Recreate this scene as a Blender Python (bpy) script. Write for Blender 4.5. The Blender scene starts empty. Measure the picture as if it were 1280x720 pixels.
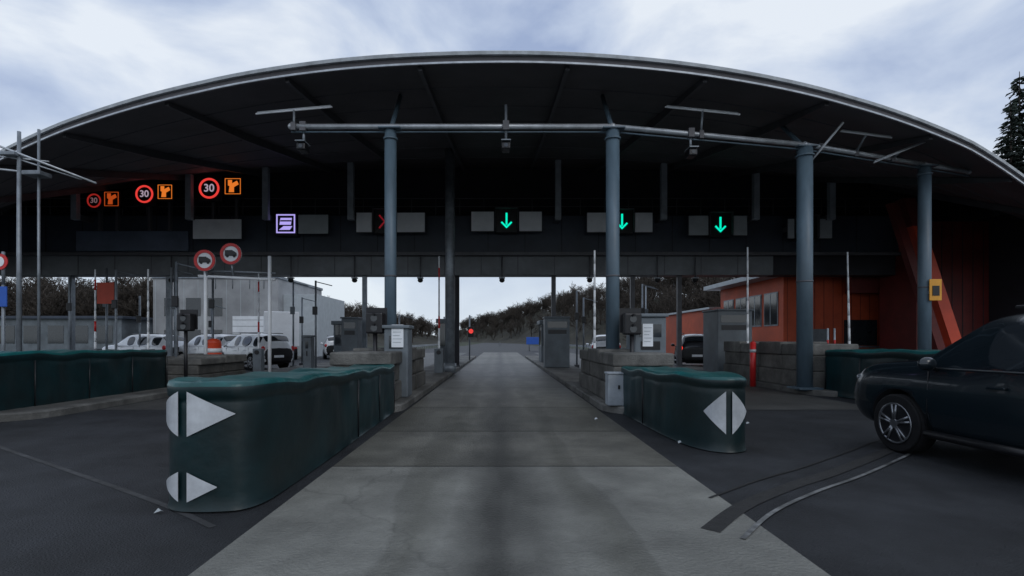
import bpy, bmesh, math, random
from mathutils import Vector, Matrix, noise
random.seed(7)
S=bpy.context.scene
COL=S.collection
S.view_settings.view_transform='Standard'
S.view_settings.look='None'
S.view_settings.exposure=0

# ---------------------------------------------------------------- materials
def mat(name,col,rough=0.6,scale=3.0,amt=0.35,metal=0.0,bump=0.0,bscale=None,dirt=0.0,spec=0.5,stretch=None):
    m=bpy.data.materials.new(name); m.use_nodes=True
    nt=m.node_tree; N=nt.nodes; L=nt.links
    b=N['Principled BSDF']
    tc=N.new('ShaderNodeTexCoord'); mp=N.new('ShaderNodeMapping')
    L.new(tc.outputs['Object'],mp.inputs[0])
    if stretch: mp.inputs['Scale'].default_value=stretch
    n=N.new('ShaderNodeTexNoise'); n.inputs['Scale'].default_value=scale; n.inputs['Detail'].default_value=6; n.inputs['Roughness'].default_value=0.65
    L.new(mp.outputs[0],n.inputs['Vector'])
    r=N.new('ShaderNodeValToRGB')
    lo=[max(0,c*(1-amt)) for c in col]; hi=[min(1,c*(1+amt)) for c in col]
    r.color_ramp.elements[0].position=0.32; r.color_ramp.elements[1].position=0.68
    r.color_ramp.elements[0].color=(*lo,1); r.color_ramp.elements[1].color=(*hi,1)
    L.new(n.outputs['Fac'],r.inputs[0])
    out=r.outputs[0]
    if dirt>0:
        n2=N.new('ShaderNodeTexNoise'); n2.inputs['Scale'].default_value=scale*0.23; n2.inputs['Detail'].default_value=5
        L.new(mp.outputs[0],n2.inputs['Vector'])
        r2=N.new('ShaderNodeValToRGB'); r2.color_ramp.elements[0].position=0.42; r2.color_ramp.elements[1].position=0.62
        L.new(n2.outputs['Fac'],r2.inputs[0])
        mul=N.new('ShaderNodeMath'); mul.operation='MULTIPLY'; mul.inputs[1].default_value=dirt
        L.new(r2.outputs[0],mul.inputs[0])
        mx=N.new('ShaderNodeMixRGB'); L.new(mul.outputs[0],mx.inputs[0]); L.new(out,mx.inputs[1])
        mx.inputs[2].default_value=(col[0]*0.25+0.006,col[1]*0.25+0.006,col[2]*0.25+0.005,1)
        out=mx.outputs[0]
    L.new(out,b.inputs['Base Color'])
    b.inputs['Roughness'].default_value=rough; b.inputs['Metallic'].default_value=metal
    b.inputs['Specular IOR Level'].default_value=spec
    if bump>0:
        n3=N.new('ShaderNodeTexNoise'); n3.inputs['Scale'].default_value=bscale or scale*8; n3.inputs['Detail'].default_value=5
        L.new(mp.outputs[0],n3.inputs['Vector'])
        bp=N.new('ShaderNodeBump'); bp.inputs['Strength'].default_value=bump; bp.inputs['Distance'].default_value=0.02
        L.new(n3.outputs['Fac'],bp.inputs['Height']); L.new(bp.outputs[0],b.inputs['Normal'])
    return m
def emat(name,col,st):
    m=mat(name,(0.02,0.02,0.02),0.4,5,0.1)
    b=m.node_tree.nodes['Principled BSDF']
    b.inputs['Emission Color'].default_value=(*col,1); b.inputs['Emission Strength'].default_value=st
    return m
M={}
M['asphalt']=mat('asphalt',(0.026,0.028,0.032),0.6,1.2,0.45,bump=0.9,bscale=60,dirt=0.5,spec=.3)
M['conc']=mat('concrete',(0.115,0.112,0.102),0.8,2.5,0.45,bump=0.9,bscale=22,dirt=0.75)
M['kerb']=mat('kerb_concrete',(0.14,0.138,0.128),0.8,3,0.4,bump=0.7,bscale=30,dirt=0.7)
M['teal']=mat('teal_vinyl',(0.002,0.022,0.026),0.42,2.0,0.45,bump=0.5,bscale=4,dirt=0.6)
M['teal_glare']=mat('teal_vinyl_glare_top',(0.008,0.10,0.10),0.36,3.0,0.4,bump=0.9,bscale=5,dirt=0.45)  # same vinyl as the sides; glare on cover tops painted as paler teal
M['white']=mat('reflective_white',(0.55,0.58,0.61),0.5,6,0.15,dirt=0.35)
M['soffit']=mat('soffit_panel',(0.130,0.122,0.132),0.65,0.6,0.2,dirt=0.3)
M['rib']=mat('rib_steel',(0.09,0.09,0.10),0.5,2,0.2)
M['roof']=mat('roof_metal',(0.35,0.36,0.38),0.4,1,0.15,metal=0.3)
M['rim']=mat('gutter_metal',(0.5,0.53,0.56),0.35,3,0.25,metal=0.4)
M['steel']=mat('painted_steel_bluegrey',(0.10,0.15,0.19),0.45,3,0.22,dirt=0.45,stretch=(1,1,0.3))
M['lsteel']=mat('galvanised_steel',(0.24,0.27,0.30),0.4,4,0.25,metal=0.3,dirt=0.35)
M['hang']=mat('hanger_paint',(0.36,0.40,0.44),0.5,4,0.15,dirt=0.3)
M['dark']=mat('dark_cladding_and_void',(0.018,0.018,0.024),0.7,1,0.3)
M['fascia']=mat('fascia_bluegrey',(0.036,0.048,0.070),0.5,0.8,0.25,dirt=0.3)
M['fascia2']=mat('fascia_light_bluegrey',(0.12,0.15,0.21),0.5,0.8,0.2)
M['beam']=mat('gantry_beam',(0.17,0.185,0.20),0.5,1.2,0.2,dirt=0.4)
M['panel']=mat('sign_panel_white',(0.80,0.83,0.86),0.5,2,0.07,dirt=0.08)
M['panelg']=mat('sign_panel_grey',(0.42,0.46,0.48),0.5,2,0.1)
M['black']=mat('black_plastic',(0.010,0.010,0.012),0.4,4,0.3)
M['green']=emat('led_green',(0.0,0.90,0.58),1.0)
M['redled']=emat('led_red',(1.0,0.06,0.05),0.8)
M['orangeled']=emat('led_orange',(1.0,0.24,0.03),0.75)
M['whiteled']=emat('led_white',(0.75,0.6,0.75),0.5)
M['whitedim']=emat('led_white_dim',(0.75,0.45,0.5),0.2)
M['purpleled']=emat('led_purple',(0.50,0.42,1.0),0.9)
M['redsoft']=emat('led_red_dim',(1.0,0.05,0.04),0.28)
M['redfaint']=emat('led_red_faint',(1.0,0.03,0.06),0.14)
M['orangesoft']=emat('led_orange_dim',(1.0,0.14,0.02),0.4)
M['red']=mat('red_paint',(0.55,0.02,0.02),0.4,5,0.15)
M['orange']=mat('orange_cladding',(0.50,0.075,0.022),0.6,1.5,0.15,dirt=0.35)
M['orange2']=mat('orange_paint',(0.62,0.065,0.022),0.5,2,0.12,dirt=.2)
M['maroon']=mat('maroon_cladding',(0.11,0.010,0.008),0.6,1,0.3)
M['yellow']=mat('yellow_sign',(0.70,0.32,0.03),0.5,4,0.1)
M['blue']=mat('blue_sign',(0.02,0.10,0.45),0.5,4,0.1)
M['grey']=mat('grey_cabinet',(0.14,0.165,0.185),0.5,2,0.22,dirt=0.45)
M['glass']=mat('dark_glass',(0.02,0.025,0.03),0.06,2,0.1,spec=0.8)
M['bwall']=mat('light_render_wall',(0.34,0.35,0.36),0.7,1,0.16,dirt=0.3)
M['tyre']=mat('tyre_rubber',(0.012,0.012,0.013),0.85,8,0.3,spec=.2)
M['rimm']=mat('alloy_wheel',(0.28,0.29,0.31),0.3,8,0.2,metal=0.8,dirt=.3)
M['chrome']=mat('headlamp_lens',(0.25,0.27,0.3),0.1,5,0.1,metal=0.5)
M['tail']=emat('tail_lamp',(1.0,0.05,0.03),1.0)
M['bark']=mat('bare_bark',(0.046,0.037,0.029),0.9,3,0.35)
M['brush']=mat('brush_hillside',(0.036,0.034,0.023),0.95,0.25,0.5,bump=1,bscale=1.5,dirt=0.5)
M['grassm']=mat('verge_grass',(0.04,0.05,0.024),0.95,0.4,0.4,bump=0.8,bscale=12,dirt=0.4)
M['needle']=mat('fir_needles',(0.012,0.024,0.016),0.8,1.5,0.5)
M['rubber']=mat('drain_iron',(0.012,0.012,0.012),0.6,9,0.3,bump=0.5)

# ---------------------------------------------------------------- helpers
def group(name,loc=(0,0,0),rotz=0.0,local=False):
    e=bpy.data.objects.new(name,None); COL.objects.link(e)
    e.empty_display_size=0.3
    e.location=loc; e.rotation_euler=(0,0,rotz); e['loc']=1 if local else 0
    return e
def adopt(o,p):
    if p is None: return
    o.parent=p
    if not p.get('loc'): o.matrix_parent_inverse=Matrix.Translation(p.location).inverted()
def mo(name,verts,faces,m,parent=None,smooth=False,mats=None,midx=None):
    me=bpy.data.meshes.new(name); me.from_pydata([tuple(v) for v in verts],[],faces); me.update()
    for mm in (mats or [m]): me.materials.append(mm)
    if midx:
        for i,k in enumerate(midx): me.polygons[i].material_index=k
    if smooth:
        for p in me.polygons: p.use_smooth=True
    o=bpy.data.objects.new(name,me); COL.objects.link(o); adopt(o,parent)
    return o
def box(name,x0,x1,y0,y1,z0,z1,m,parent=None,bev=0.0):
    bm=bmesh.new()
    bmesh.ops.create_cube(bm,size=1)
    for v in bm.verts:
        v.co=Vector((x0 if v.co.x<0 else x1, y0 if v.co.y<0 else y1, z0 if v.co.z<0 else z1))
    if bev>0: bmesh.ops.bevel(bm,geom=bm.edges[:],offset=bev,segments=2,affect='EDGES',profile=0.5)
    me=bpy.data.meshes.new(name); bm.to_mesh(me); bm.free(); me.materials.append(m)
    o=bpy.data.objects.new(name,me); COL.objects.link(o); adopt(o,parent); return o
def rod(name,p0,p1,r,m,parent=None,seg=12,r2=None):
    p0=Vector(p0);p1=Vector(p1); d=(p1-p0); d.normalize()
    a=Vector((0,0,1)) if abs(d.z)<0.9 else Vector((1,0,0))
    u=d.cross(a).normalized(); w=d.cross(u)
    vs=[];r2=r if r2 is None else r2
    for p,rr in((p0,r),(p1,r2)):
        for i in range(seg):
            t=2*math.pi*i/seg; vs.append(p+u*(rr*math.cos(t))+w*(rr*math.sin(t)))
    fs=[(i,(i+1)%seg,seg+(i+1)%seg,seg+i) for i in range(seg)]
    fs.append(tuple(range(seg))[::-1]); fs.append(tuple(range(seg,2*seg)))
    o=mo(name,vs,fs,m,parent)
    for p in o.data.polygons:
        if len(p.vertices)==4: p.use_smooth=True
    return o
def ellip(name,c,rx,ry,rz,m,parent=None,seg=16):
    bm=bmesh.new(); bmesh.ops.create_uvsphere(bm,u_segments=seg,v_segments=seg//2,radius=1)
    for v in bm.verts: v.co=Vector((c[0]+v.co.x*rx,c[1]+v.co.y*ry,c[2]+v.co.z*rz))
    me=bpy.data.meshes.new(name); bm.to_mesh(me); bm.free(); me.materials.append(m)
    for p in me.polygons: p.use_smooth=True
    o=bpy.data.objects.new(name,me); COL.objects.link(o); adopt(o,parent); return o
def prism(name,pts,y0,y1,m,parent=None):
    n=len(pts); vs=[(x,y0,z) for x,z in pts]+[(x,y1,z) for x,z in pts]
    fs=[tuple(range(n)),tuple(range(n,2*n))[::-1]]+[(i,n+i,n+(i+1)%n,(i+1)%n) for i in range(n)]
    return mo(name,vs,fs,m,parent)
def ring(name,cx,cz,y,r0,r1,m,parent=None,seg=40,th=0.02):
    vs=[]
    for yy in(y,y+th):
        for r in(r0,r1):
            for i in range(seg):
                t=2*math.pi*i/seg; vs.append((cx+r*math.cos(t),yy,cz+r*math.sin(t)))
    fs=[]
    for i in range(seg):
        j=(i+1)%seg
        fs+= [(i,j,seg+j,seg+i),(seg+i,seg+j,3*seg+j,3*seg+i),(i,2*seg+i,2*seg+j,j)]
    return mo(name,vs,fs,m,parent)
def disc(name,cx,cz,y,r,m,parent=None,th=0.03):
    return rod(name,(cx,y,cz),(cx,y+th,cz),r,m,parent,seg=40)
def text(name,s,x,y,z,size,m,parent=None):
    c=bpy.data.curves.new(name,'FONT'); c.body=s; c.size=size; c.align_x='CENTER'; c.align_y='CENTER'; c.extrude=0.004; c.offset=size*0.012
    o=bpy.data.objects.new(name,c); COL.objects.link(o); o.location=(x,y,z); o.rotation_euler=(math.pi/2,0,0)
    c.materials.append(m); adopt(o,parent)

# ---------------------------------------------------------------- ground
def sheet(name,x0,x1,y0,y1,z,m,nx=1,ny=1):
    vs=[(x0+(x1-x0)*i/nx,y0+(y1-y0)*j/ny,z) for j in range(ny+1) for i in range(nx+1)]
    fs=[(j*(nx+1)+i,j*(nx+1)+i+1,(j+1)*(nx+1)+i+1,(j+1)*(nx+1)+i) for j in range(ny) for i in range(nx)]
    return mo(name,vs,fs,m)
sheet('ground',-900,900,-300,1500,-0.012,M['grassm'],4,4)
sheet('plaza_pavement',-34,34,-40,75,0,M['asphalt'])
mo('motorway_road',[(-14,75,0.0),(14,75,0.0),(9,130,0),(-9,130,0),(-9,420,0),(9,420,0)],[(0,1,2,3),(3,2,5,4)],M['asphalt'])
def lane_mat(name,col):
    m=mat(name,col,0.5,1.3,0.3,bump=0.7,bscale=35,dirt=0.5)
    nt=m.node_tree;N=nt.nodes;L=nt.links;b=N['Principled BSDF']
    src=b.inputs['Base Color'].links[0].from_socket
    tc=N.new('ShaderNodeTexCoord'); sx=N.new('ShaderNodeSeparateXYZ'); L.new(tc.outputs['Object'],sx.inputs[0])
    mp=N.new('ShaderNodeMapping'); mp.inputs['Scale'].default_value=(1,.3,1); L.new(tc.outputs['Object'],mp.inputs[0])
    n=N.new('ShaderNodeTexNoise'); n.inputs['Scale'].default_value=1.3; n.inputs['Detail'].default_value=7; L.new(mp.outputs[0],n.inputs['Vector'])
    ad=N.new('ShaderNodeMath'); ad.operation='MULTIPLY_ADD'; ad.inputs[1].default_value=1.0; L.new(n.outputs['Fac'],ad.inputs[0]); L.new(sx.outputs['X'],ad.inputs[2])
    ab=N.new('ShaderNodeMath'); ab.operation='SUBTRACT'; ab.inputs[1].default_value=0.5; L.new(ad.outputs[0],ab.inputs[0])
    a2=N.new('ShaderNodeMath'); a2.operation='ABSOLUTE'; L.new(ab.outputs[0],a2.inputs[0])
    r=N.new('ShaderNodeValToRGB'); e=r.color_ramp.elements
    e[0].position=0.05; e[0].color=(0.22,0.22,0.22,1); e[1].position=0.5; e[1].color=(1,1,1,1)
    k=e.new(0.75); k.color=(0.66,0.66,0.63,1); k=e.new(0.95); k.color=(0.75,0.75,0.74,1); k=e.new(1.0);k.color=(1,1,1,1)
    L.new(a2.outputs[0],r.inputs[0])
    mx=N.new('ShaderNodeMixRGB'); mx.blend_type='MULTIPLY'; mx.inputs[0].default_value=0.9
    L.new(src,mx.inputs[1]); L.new(r.outputs[0],mx.inputs[2])
    v=N.new('ShaderNodeTexVoronoi'); v.feature='DISTANCE_TO_EDGE'; v.inputs['Scale'].default_value=0.4
    n5=N.new('ShaderNodeTexNoise'); n5.inputs['Scale'].default_value=2.2; n5.inputs['Detail'].default_value=5; L.new(tc.outputs['Object'],n5.inputs['Vector'])
    av=N.new('ShaderNodeMixRGB'); av.inputs[0].default_value=.35; L.new(tc.outputs['Object'],av.inputs[1]); L.new(n5.outputs['Color'],av.inputs[2]); L.new(av.outputs[0],v.inputs['Vector'])
    rc=N.new('ShaderNodeValToRGB'); rc.color_ramp.elements[0].position=0.0; rc.color_ramp.elements[0].color=(.5,.5,.5,1); rc.color_ramp.elements[1].position=0.006; rc.color_ramp.elements[1].color=(1,1,1,1)
    L.new(v.outputs['Distance'],rc.inputs[0])
    m2=N.new('ShaderNodeMixRGB'); m2.blend_type='MULTIPLY'; m2.inputs[0].default_value=.45; L.new(mx.outputs[0],m2.inputs[1]); L.new(rc.outputs[0],m2.inputs[2])
    L.new(m2.outputs[0],b.inputs['Base Color'])
    return m
la=lane_mat('lane_concrete_light',(0.205,0.205,0.185)); lb=lane_mat('lane_concrete',(0.098,0.096,0.080)); lc=lane_mat('lane_concrete_mid',(0.125,0.122,0.104))
vs=[];fs=[];mi=[]
ys=[-6,-1.5,6.07,8.4,11.4,16,21,27,33,39,46,54,62]
for i in range(len(ys)-1):
    y0,y1=ys[i]+0.015,ys[i+1]-0.015
    xl,xr=(-1.98,2.1)
    k=len(vs); vs+=[(xl,y0,0.004),(xr,y0,0.004),(xr,y1,0.004),(xl,y1,0.004)]; fs.append((k,k+1,k+2,k+3)); mi.append(0 if i<2 else (1 if i%2 else 2))
mo('concrete_lane',vs,fs,None,mats=[la,lb,lc],midx=mi)
lp=mat('lane_paving_worn',(0.066,0.066,0.062),0.55,1.1,0.4,bump=.7,bscale=40,dirt=.5)
for x0,x1 in((3.9,8.3),(10.3,14.2),(-8.6,-3.8)):
    mo('lane_paving',[(x0,11.0,0.004),(x1,11.0,0.004),(x1,60,0.004),(x0,60,0.004)],[(0,1,2,3)],lp)
def ribbon(name,pts,w,z,m):
    P=[Vector((x,y,0)) for x,y in pts]
    Q=[]
    for i in range(len(P)-1):
        p0=P[max(i-1,0)];p1=P[i];p2=P[i+1];p3=P[min(i+2,len(P)-1)]
        for k in range(8):
            t=k/8; Q.append(0.5*((2*p1)+(p2-p0)*t+(2*p0-5*p1+4*p2-p3)*t*t+(3*p1-p0-3*p2+p3)*t**3))
    Q.append(P[-1]); vs=[];fs=[]
    for i,q in enumerate(Q):
        d=(Q[min(i+1,len(Q)-1)]-Q[max(i-1,0)]).normalized(); n=Vector((-d.y,d.x,0))
        a=q+n*w/2;b=q-n*w/2; vs+=[(a.x,a.y,z),(b.x,b.y,z)]
        if i: k=2*i; fs.append((k-2,k-1,k+1,k))
    return mo(name,vs,fs,m)
M['worn']=mat('worn_white_paint',(0.15,0.155,0.155),0.7,9,0.6,dirt=0.9)
C=[(1.75,3.9),(2.3,4.5),(3.05,5.1),(3.85,5.65),(4.9,6.45),(6.1,7.4),(8.2,9.0)]
ribbon('drain_channel',[(x-0.10,y+0.12) for x,y in C],0.15,0.008,mat('drain_groove',(0.018,0.018,0.018),0.7,9,0.4,bump=.6))
ribbon('road_line',[(x+0.07,y-0.06) for x,y in C],0.04,0.012,M['worn'])
ribbon('paving_joint',[(x-0.32,y+0.34) for x,y in C[1:]],0.03,0.010,M['rubber'])
ribbon('road_line',[(-9.5,8.8),(-6.9,7.1),(-5,5.9),(-3.1,4.68),(-2.3,4.1)],0.06,0.004,mat('faded_paint',(0.048,0.050,0.053),0.7,7,0.5,dirt=0.8))
for (x,y,s) in((-2.95,4.42,0.03),(2.6,7.4,0.03),(1.8,9.6,0.03),(4.4,9.1,0.03)):
    g=group('litter_scrap',(x,y,0))
    mo('scrap',[(x-s,y-s*.6,0.01),(x+s,y-s*.4,0.03),(x+s*.8,y+s,0.012),(x-s*.7,y+s*.7,0.035),(x,y,0.05)],[(0,1,4),(1,2,4),(2,3,4),(3,0,4)],M['panelg'],g)

# ---------------------------------------------------------------- islands
def island(xa,xb,y0,y1):
    pts=[];r=(xb-xa)/2;cx=(xa+xb)/2
    for i in range(13):
        t=math.pi+math.pi*i/12; pts.append((cx+r*math.cos(t),y0+r+r*math.sin(t)))
    pts+=[(xb,y1),(xa,y1)]
    n=len(pts); b=0.03
    vs=[(x,y,0) for x,y in pts]+[(x,y,0.12) for x,y in pts]+[(cx+(x-cx)*(1-b/r),y+(b if y<y1 else 0),0.15) for x,y in pts]
    fs=[(i,(i+1)%n,n+(i+1)%n,n+i) for i in range(n)]+[(n+i,n+(i+1)%n,2*n+(i+1)%n,2*n+i) for i in range(n)]+[tuple(range(2*n,3*n))]
    mo('kerb_island',vs,fs,M['kerb'])
island(-3.75,-2.05,10.2,44)
island(2.15,3.85,10.2,44)
island(8.35,10.2,13.4,44)
island(-10.6,-8.7,9.2,44)
island(-17.6,-15.9,12,44)

def block(x0,x1,y0,y1,h):
    g=group('concrete_block',((x0+x1)/2,(y0+y1)/2,0))
    L=(y1-y0); n=max(2,int(L/1.3))
    for i in range(n):
        a=y0+L*i/n+0.01; b=y0+L*(i+1)/n-0.01
        jx=random.uniform(-.02,.02)
        box('base',x0+jx,x1+jx,a,b,0.15,0.15+(h-.15)*0.36,M['conc'],g,0.03)
        box('middle',x0+0.05+jx,x1-0.05+jx,a+.004,b-.004,0.155+(h-.15)*0.36,0.15+(h-.15)*0.70,M['conc'],g,0.035)
        box('top',x0+0.0-jx,x1-jx,a,b,0.155+(h-.15)*0.70,h-(0.0 if i%2 else 0.06),M['kerb'],g,0.035)
block(-3.6,-2.3,10.75,15.8,1.30)
block(2.35,3.65,10.75,15.2,1.28)
block(8.5,9.95,14.2,19.5,1.45)
block(-10.5,-8.9,15.2,18,1.0)
block(-12.5,-11.3,19,21,0.95)
g=group('junction_box',(2.4,10.6,0)); box('body',2.2,2.62,10.42,10.72,.16,.80,M['hang'],g,.02); box('lid',2.18,2.64,10.40,10.72,.80,.84,M['hang'],g,.01); box('lock',2.4,2.44,10.405,10.42,.5,.58,M['black'],g)
# ---------------------------------------------------------------- crash barriers
def chaikin(P,it):
    for _ in range(it):
        Q=[P[0]]
        for a,b in zip(P[:-1],P[1:]):
            Q.append((a[0]*.75+b[0]*.25,a[1]*.75+b[1]*.25)); Q.append((a[0]*.25+b[0]*.75,a[1]*.25+b[1]*.75))
        Q.append(P[-1]); P=Q
    return P
def resample(P,step):
    out=[P[0]]
    for a,b in zip(P[:-1],P[1:]):
        d=math.hypot(b[0]-a[0],b[1]-a[1]); n=max(1,int(d/step))
        for k in range(1,n+1): out.append((a[0]+(b[0]-a[0])*k/n,a[1]+(b[1]-a[1])*k/n))
    return out
def barrier(pl,h0,h1,marks=(),seed=1):
    P=resample(chaikin(pl,3),0.10)
    n=len(P)
    cx=sum(p[0] for p in P)/n
    ymin=min(p[1] for p in P); ymax=max(p[1] for p in P)
    def nrm(i):
        a=P[max(i-1,0)];b=P[min(i+1,n-1)]; d=Vector((b[0]-a[0],b[1]-a[1])).normalized(); return Vector((d.y,-d.x))
    NR=[nrm(i) for i in range(n)]
    sgn=1 if (NR[0].x*(P[0][0]-cx))>0 else -1
    NR=[v*sgn for v in NR]
    g=group('crash_barrier',(cx,ymin,0))
    H=[h0+(h1-h0)*((p[1]-ymin)/(ymax-ymin))+0.03*noise.noise(Vector((p[0]*1.5,p[1]*2.2,seed)))+0.018*math.sin(p[1]*4.1+seed) for p in P]
    lev=[(0.015,0.015),(0.05,0.0),(0.15,0.0),(0.3,0.0),(0.45,0.0),(0.6,0.0),(0.75,0.0),(0.83,0.0),(0.86,-0.008),(0.875,0.014),(0.955,0.018),(0.985,0.005),(1.0,-0.04)]
    vs=[];fs=[];mi=[]
    for (f,o) in lev:
        for i,p in enumerate(P):
            side=min(1,max(0,(p[1]-ymin-0.7)/.8))
            fold=0
            if 0.03<f<0.84: fold=side*(0.030*noise.noise(Vector((p[0]*2,p[1]*2.6,f*2.0+seed)))+0.016*noise.noise(Vector((p[0],p[1]*7,f*1.5))))
            q=Vector(p)+NR[i]*(o+fold); vs.append((q.x,q.y,f*H[i]))
    nl=len(lev)
    for l in range(nl-1):
        for i in range(n-1):
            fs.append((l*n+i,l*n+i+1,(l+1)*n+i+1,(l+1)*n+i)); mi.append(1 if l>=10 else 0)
        fs.append((l*n+n-1,l*n,(l+1)*n,(l+1)*n+n-1)); mi.append(0)
    t=(nl-1)*n; A=5; half=n//2; grid={}
    for i in range(half):
        j=n-1-i; pa=Vector(vs[t+i]); pb=Vector(vs[t+j]); grid[(i,0)]=t+i; grid[(i,A)]=t+j
        for k in range(1,A):
            q=pa.lerp(pb,k/A); q.z+= -0.018*math.sin(math.pi*k/A)+0.03*noise.noise(Vector((q.x*3,q.y*1.8,seed+5))); grid[(i,k)]=len(vs); vs.append(tuple(q))
    for i in range(half-1):
        for k in range(A): fs.append((grid[(i,k)],grid[(i+1,k)],grid[(i+1,k+1)],grid[(i,k+1)])); mi.append(1)
    mo('cover',vs,fs,None,g,smooth=True,mats=[M['teal'],M['teal_glare']],midx=mi)
    last=None
    for i in range(n):
        if P[i][1]>ymin+1.0 and (last is None or abs(P[i][1]-last)>1.35 ):
            last=P[i][1]; q=Vector(P[i])+NR[i]*0.012
            rod('strap',(q.x,q.y,0.03),(q.x,q.y,.84*H[i]),0.011,M['black'],g,6)
    for (mx,zc,hw,hh) in marks:
        i0=min((i for i in range(n)),key=lambda i:abs(P[i][0]-mx)+ (P[i][1]-ymin)*0.7)
        for sd in(-1,1):
            pts=[];s=0;i=i0
            while s<hw and 0<i<n-1:
                j=i+sd; d=math.hypot(P[j][0]-P[i][0],P[j][1]-P[i][1])
                m=6
                for k in range(m):
                    ss=s+d*k/m
                    if ss>=0.035 and ss<=hw:
                        x=P[i][0]+(P[j][0]-P[i][0])*k/m; y=P[i][1]+(P[j][1]-P[i][1])*k/m
                        nn=(NR[i]*(1-k/m)+NR[j]*k/m).normalized()
                        pts.append((x+nn.x*0.022,y+nn.y*0.022,hh*(1-ss/hw)))
                s+=d;i=j
            v2=[];f2=[]
            for k,(x,y,h) in enumerate(pts):
                v2+=[(x,y,zc-h),(x,y,zc+h)]
                if k: f2.append((2*k-2,2*k,2*k+1,2*k-1))
            mo('reflective_arrow',v2,f2,M['white'],g)
    return g
barrier([(-3.05,10.6),(-3.05,5.3),(-3.05,4.7),(-2.85,4.44),(-2.5,4.42),(-2.17,4.5),(-2.13,5.2),(-2.2,10.6)],1.14,0.98,[(-2.76,0.86,0.44,0.215),(-2.76,0.23,0.30,0.15)],1)
barrier([(2.5,10.5),(2.55,7.7),(2.72,6.95),(3.0,6.72),(3.3,6.85),(3.42,7.2),(3.42,10.5)],1.03,0.95,[(3.02,0.54,0.32,0.32)],2)
barrier([(-10.4,14.6),(-10.4,7.8),(-10.0,7.2),(-9.8,7.2),(-9.5,7.8),(-9.5,14.6)],1.30,1.22,[(-9.95,0.6,0.32,0.32)],3)
barrier([(8.9,14.0),(8.9,10.2),(9.2,9.6),(9.6,9.6),(9.85,10.2),(9.85,14.0)],1.28,1.25,[(9.4,0.6,0.32,0.32)],4)

# ---------------------------------------------------------------- canopy
EP=[(-32,4.2),(-24,5.3),(-19,6.2),(-15.6,6.8),(-12,7.3),(-7.56,7.72),(-4.4,7.93),(-1.6,8.0),(1.8,8.0),(5.4,7.86),(8.96,7.55),(13.4,7.0),(16.4,6.35),(20,5.7),(25,4.9),(32,4.0)]
def ez(x):
    for i,((a,za),(b,zb)) in enumerate(zip(EP[:-1],EP[1:])):
        if a<=x<=b:
            p0=EP[max(i-1,0)][1];p3=EP[min(i+2,len(EP)-1)][1]; t=(x-a)/(b-a)
            return 0.5*(2*za+(zb-p0)*t+(2*p0-5*za+4*zb-p3)*t*t+(3*za-p0-3*zb+p3)*t**3)
    return 4
def ey(x): return 12+0.0150*x*x
YB=27.0
def bz(x): return 10.6-0.0020*x*x
def sof(x,y):
    t=(y-ey(x))/(YB-ey(x)); return ez(x)+(bz(x)-ez(x))*t
can=group('toll_canopy',(0,20,8))
XS=[-28+i*0.5 for i in range(113)]
NY=14
def ruled(name,off,m):
    vs=[];fs=[]
    for i,x in enumerate(XS):
        for j in range(NY+1):
            y=ey(x)+(YB-ey(x))*j/NY; vs.append((x,y,sof(x,y)+off))
    for i in range(len(XS)-1):
        for j in range(NY):
            a=i*(NY+1)+j; fs.append((a,a+1,a+NY+2,a+NY+1))
    return mo(name,vs,fs,m,can,smooth=True)
ruled('soffit',0,M['soffit']); ruled('roof_sheet',0.20,M['roof'])
def sweep(name,fn,prof,m,parent):
    vs=[];fs=[];k=len(prof)
    for i,x in enumerate(XS):
        x_,y_,z_=fn(x)
        for (dy,dz) in prof: vs.append((x_,y_+dy,z_+dz))
    for i in range(len(XS)-1):
        for j in range(k):
            a=i*k+j;b=i*k+(j+1)%k; fs.append((a,b,b+k,a+k))
    return mo(name,vs,fs,m,parent,smooth=False)
fr=lambda x:(x,ey(x),ez(x))
sweep('edge_fascia',fr,[(-0.02,-0.05),(-0.05,0.18),(0.0,0.22),(0.02,-0.03)],M['soffit'],can)
sweep('gutter',fr,[(-0.12,0.12),(-0.14,0.19),(-0.09,0.225),(-0.045,0.22),(-0.045,0.12)],M['rim'],can)
sweep('drip_trim',fr,[(-0.08,-0.05),(-0.085,-0.01),(-0.055,-0.005),(-0.05,-0.05)],M['rim'],can)
for i,x in enumerate([-24,-19.2,-15.4,-12.2,-8.6,-5.2,-1.9,1.6,5.0,8.4,12.0,15.8,19.5,24]):
    vs=[];n=10
    for j in range(n+1):
        y=ey(x)+0.1+(YB-0.3-ey(x))*j/n; d=0.12+0.14*min(1,j/3); z=sof(x,y)-0.003
        vs+=[(x-.05,y,z),(x+.05,y,z),(x+.05,y,z-d),(x-.05,y,z-d)]
    fs=[(0,1,2,3),(4*n,4*n+3,4*n+2,4*n+1)]
    for j in range(n):
        for k in range(4): a=4*j+k;b=4*j+(k+1)%4; fs.append((a,a+4,b+4,b))
    mo('rib',vs,fs,M['rib'],can)
for f in(0.12,0.24,0.36,0.5,0.64,0.8):
    vs=[];fs=[]
    for i,x in enumerate(XS):
        y=ey(x)+(YB-ey(x))*f; z=sof(x,y)-0.005
        vs+=[(x,y-.02,z),(x,y+.02,z+0.003),(x,y,z-0.02)]
        if i:
            k=3*i
            for a,b in((0,1),(1,2),(2,0)): fs.append((k-3+a,k-3+b,k+b,k+a))
    mo('batten',vs,fs,M['rib'],can)
vs=[];fs=[]
for i,x in enumerate(XS):
    vs+=[(x,YB-.02,5.0),(x,YB-.02,bz(x)+.2)]
    if i: fs.append((2*i-2,2*i,2*i+1,2*i-1))
mo('rear_void_sheet',vs,fs,M['dark'],can)  # flat dark sheet: shade of the open truss void put in as colour
gan=group('toll_gantry',(0,26,0))
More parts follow.
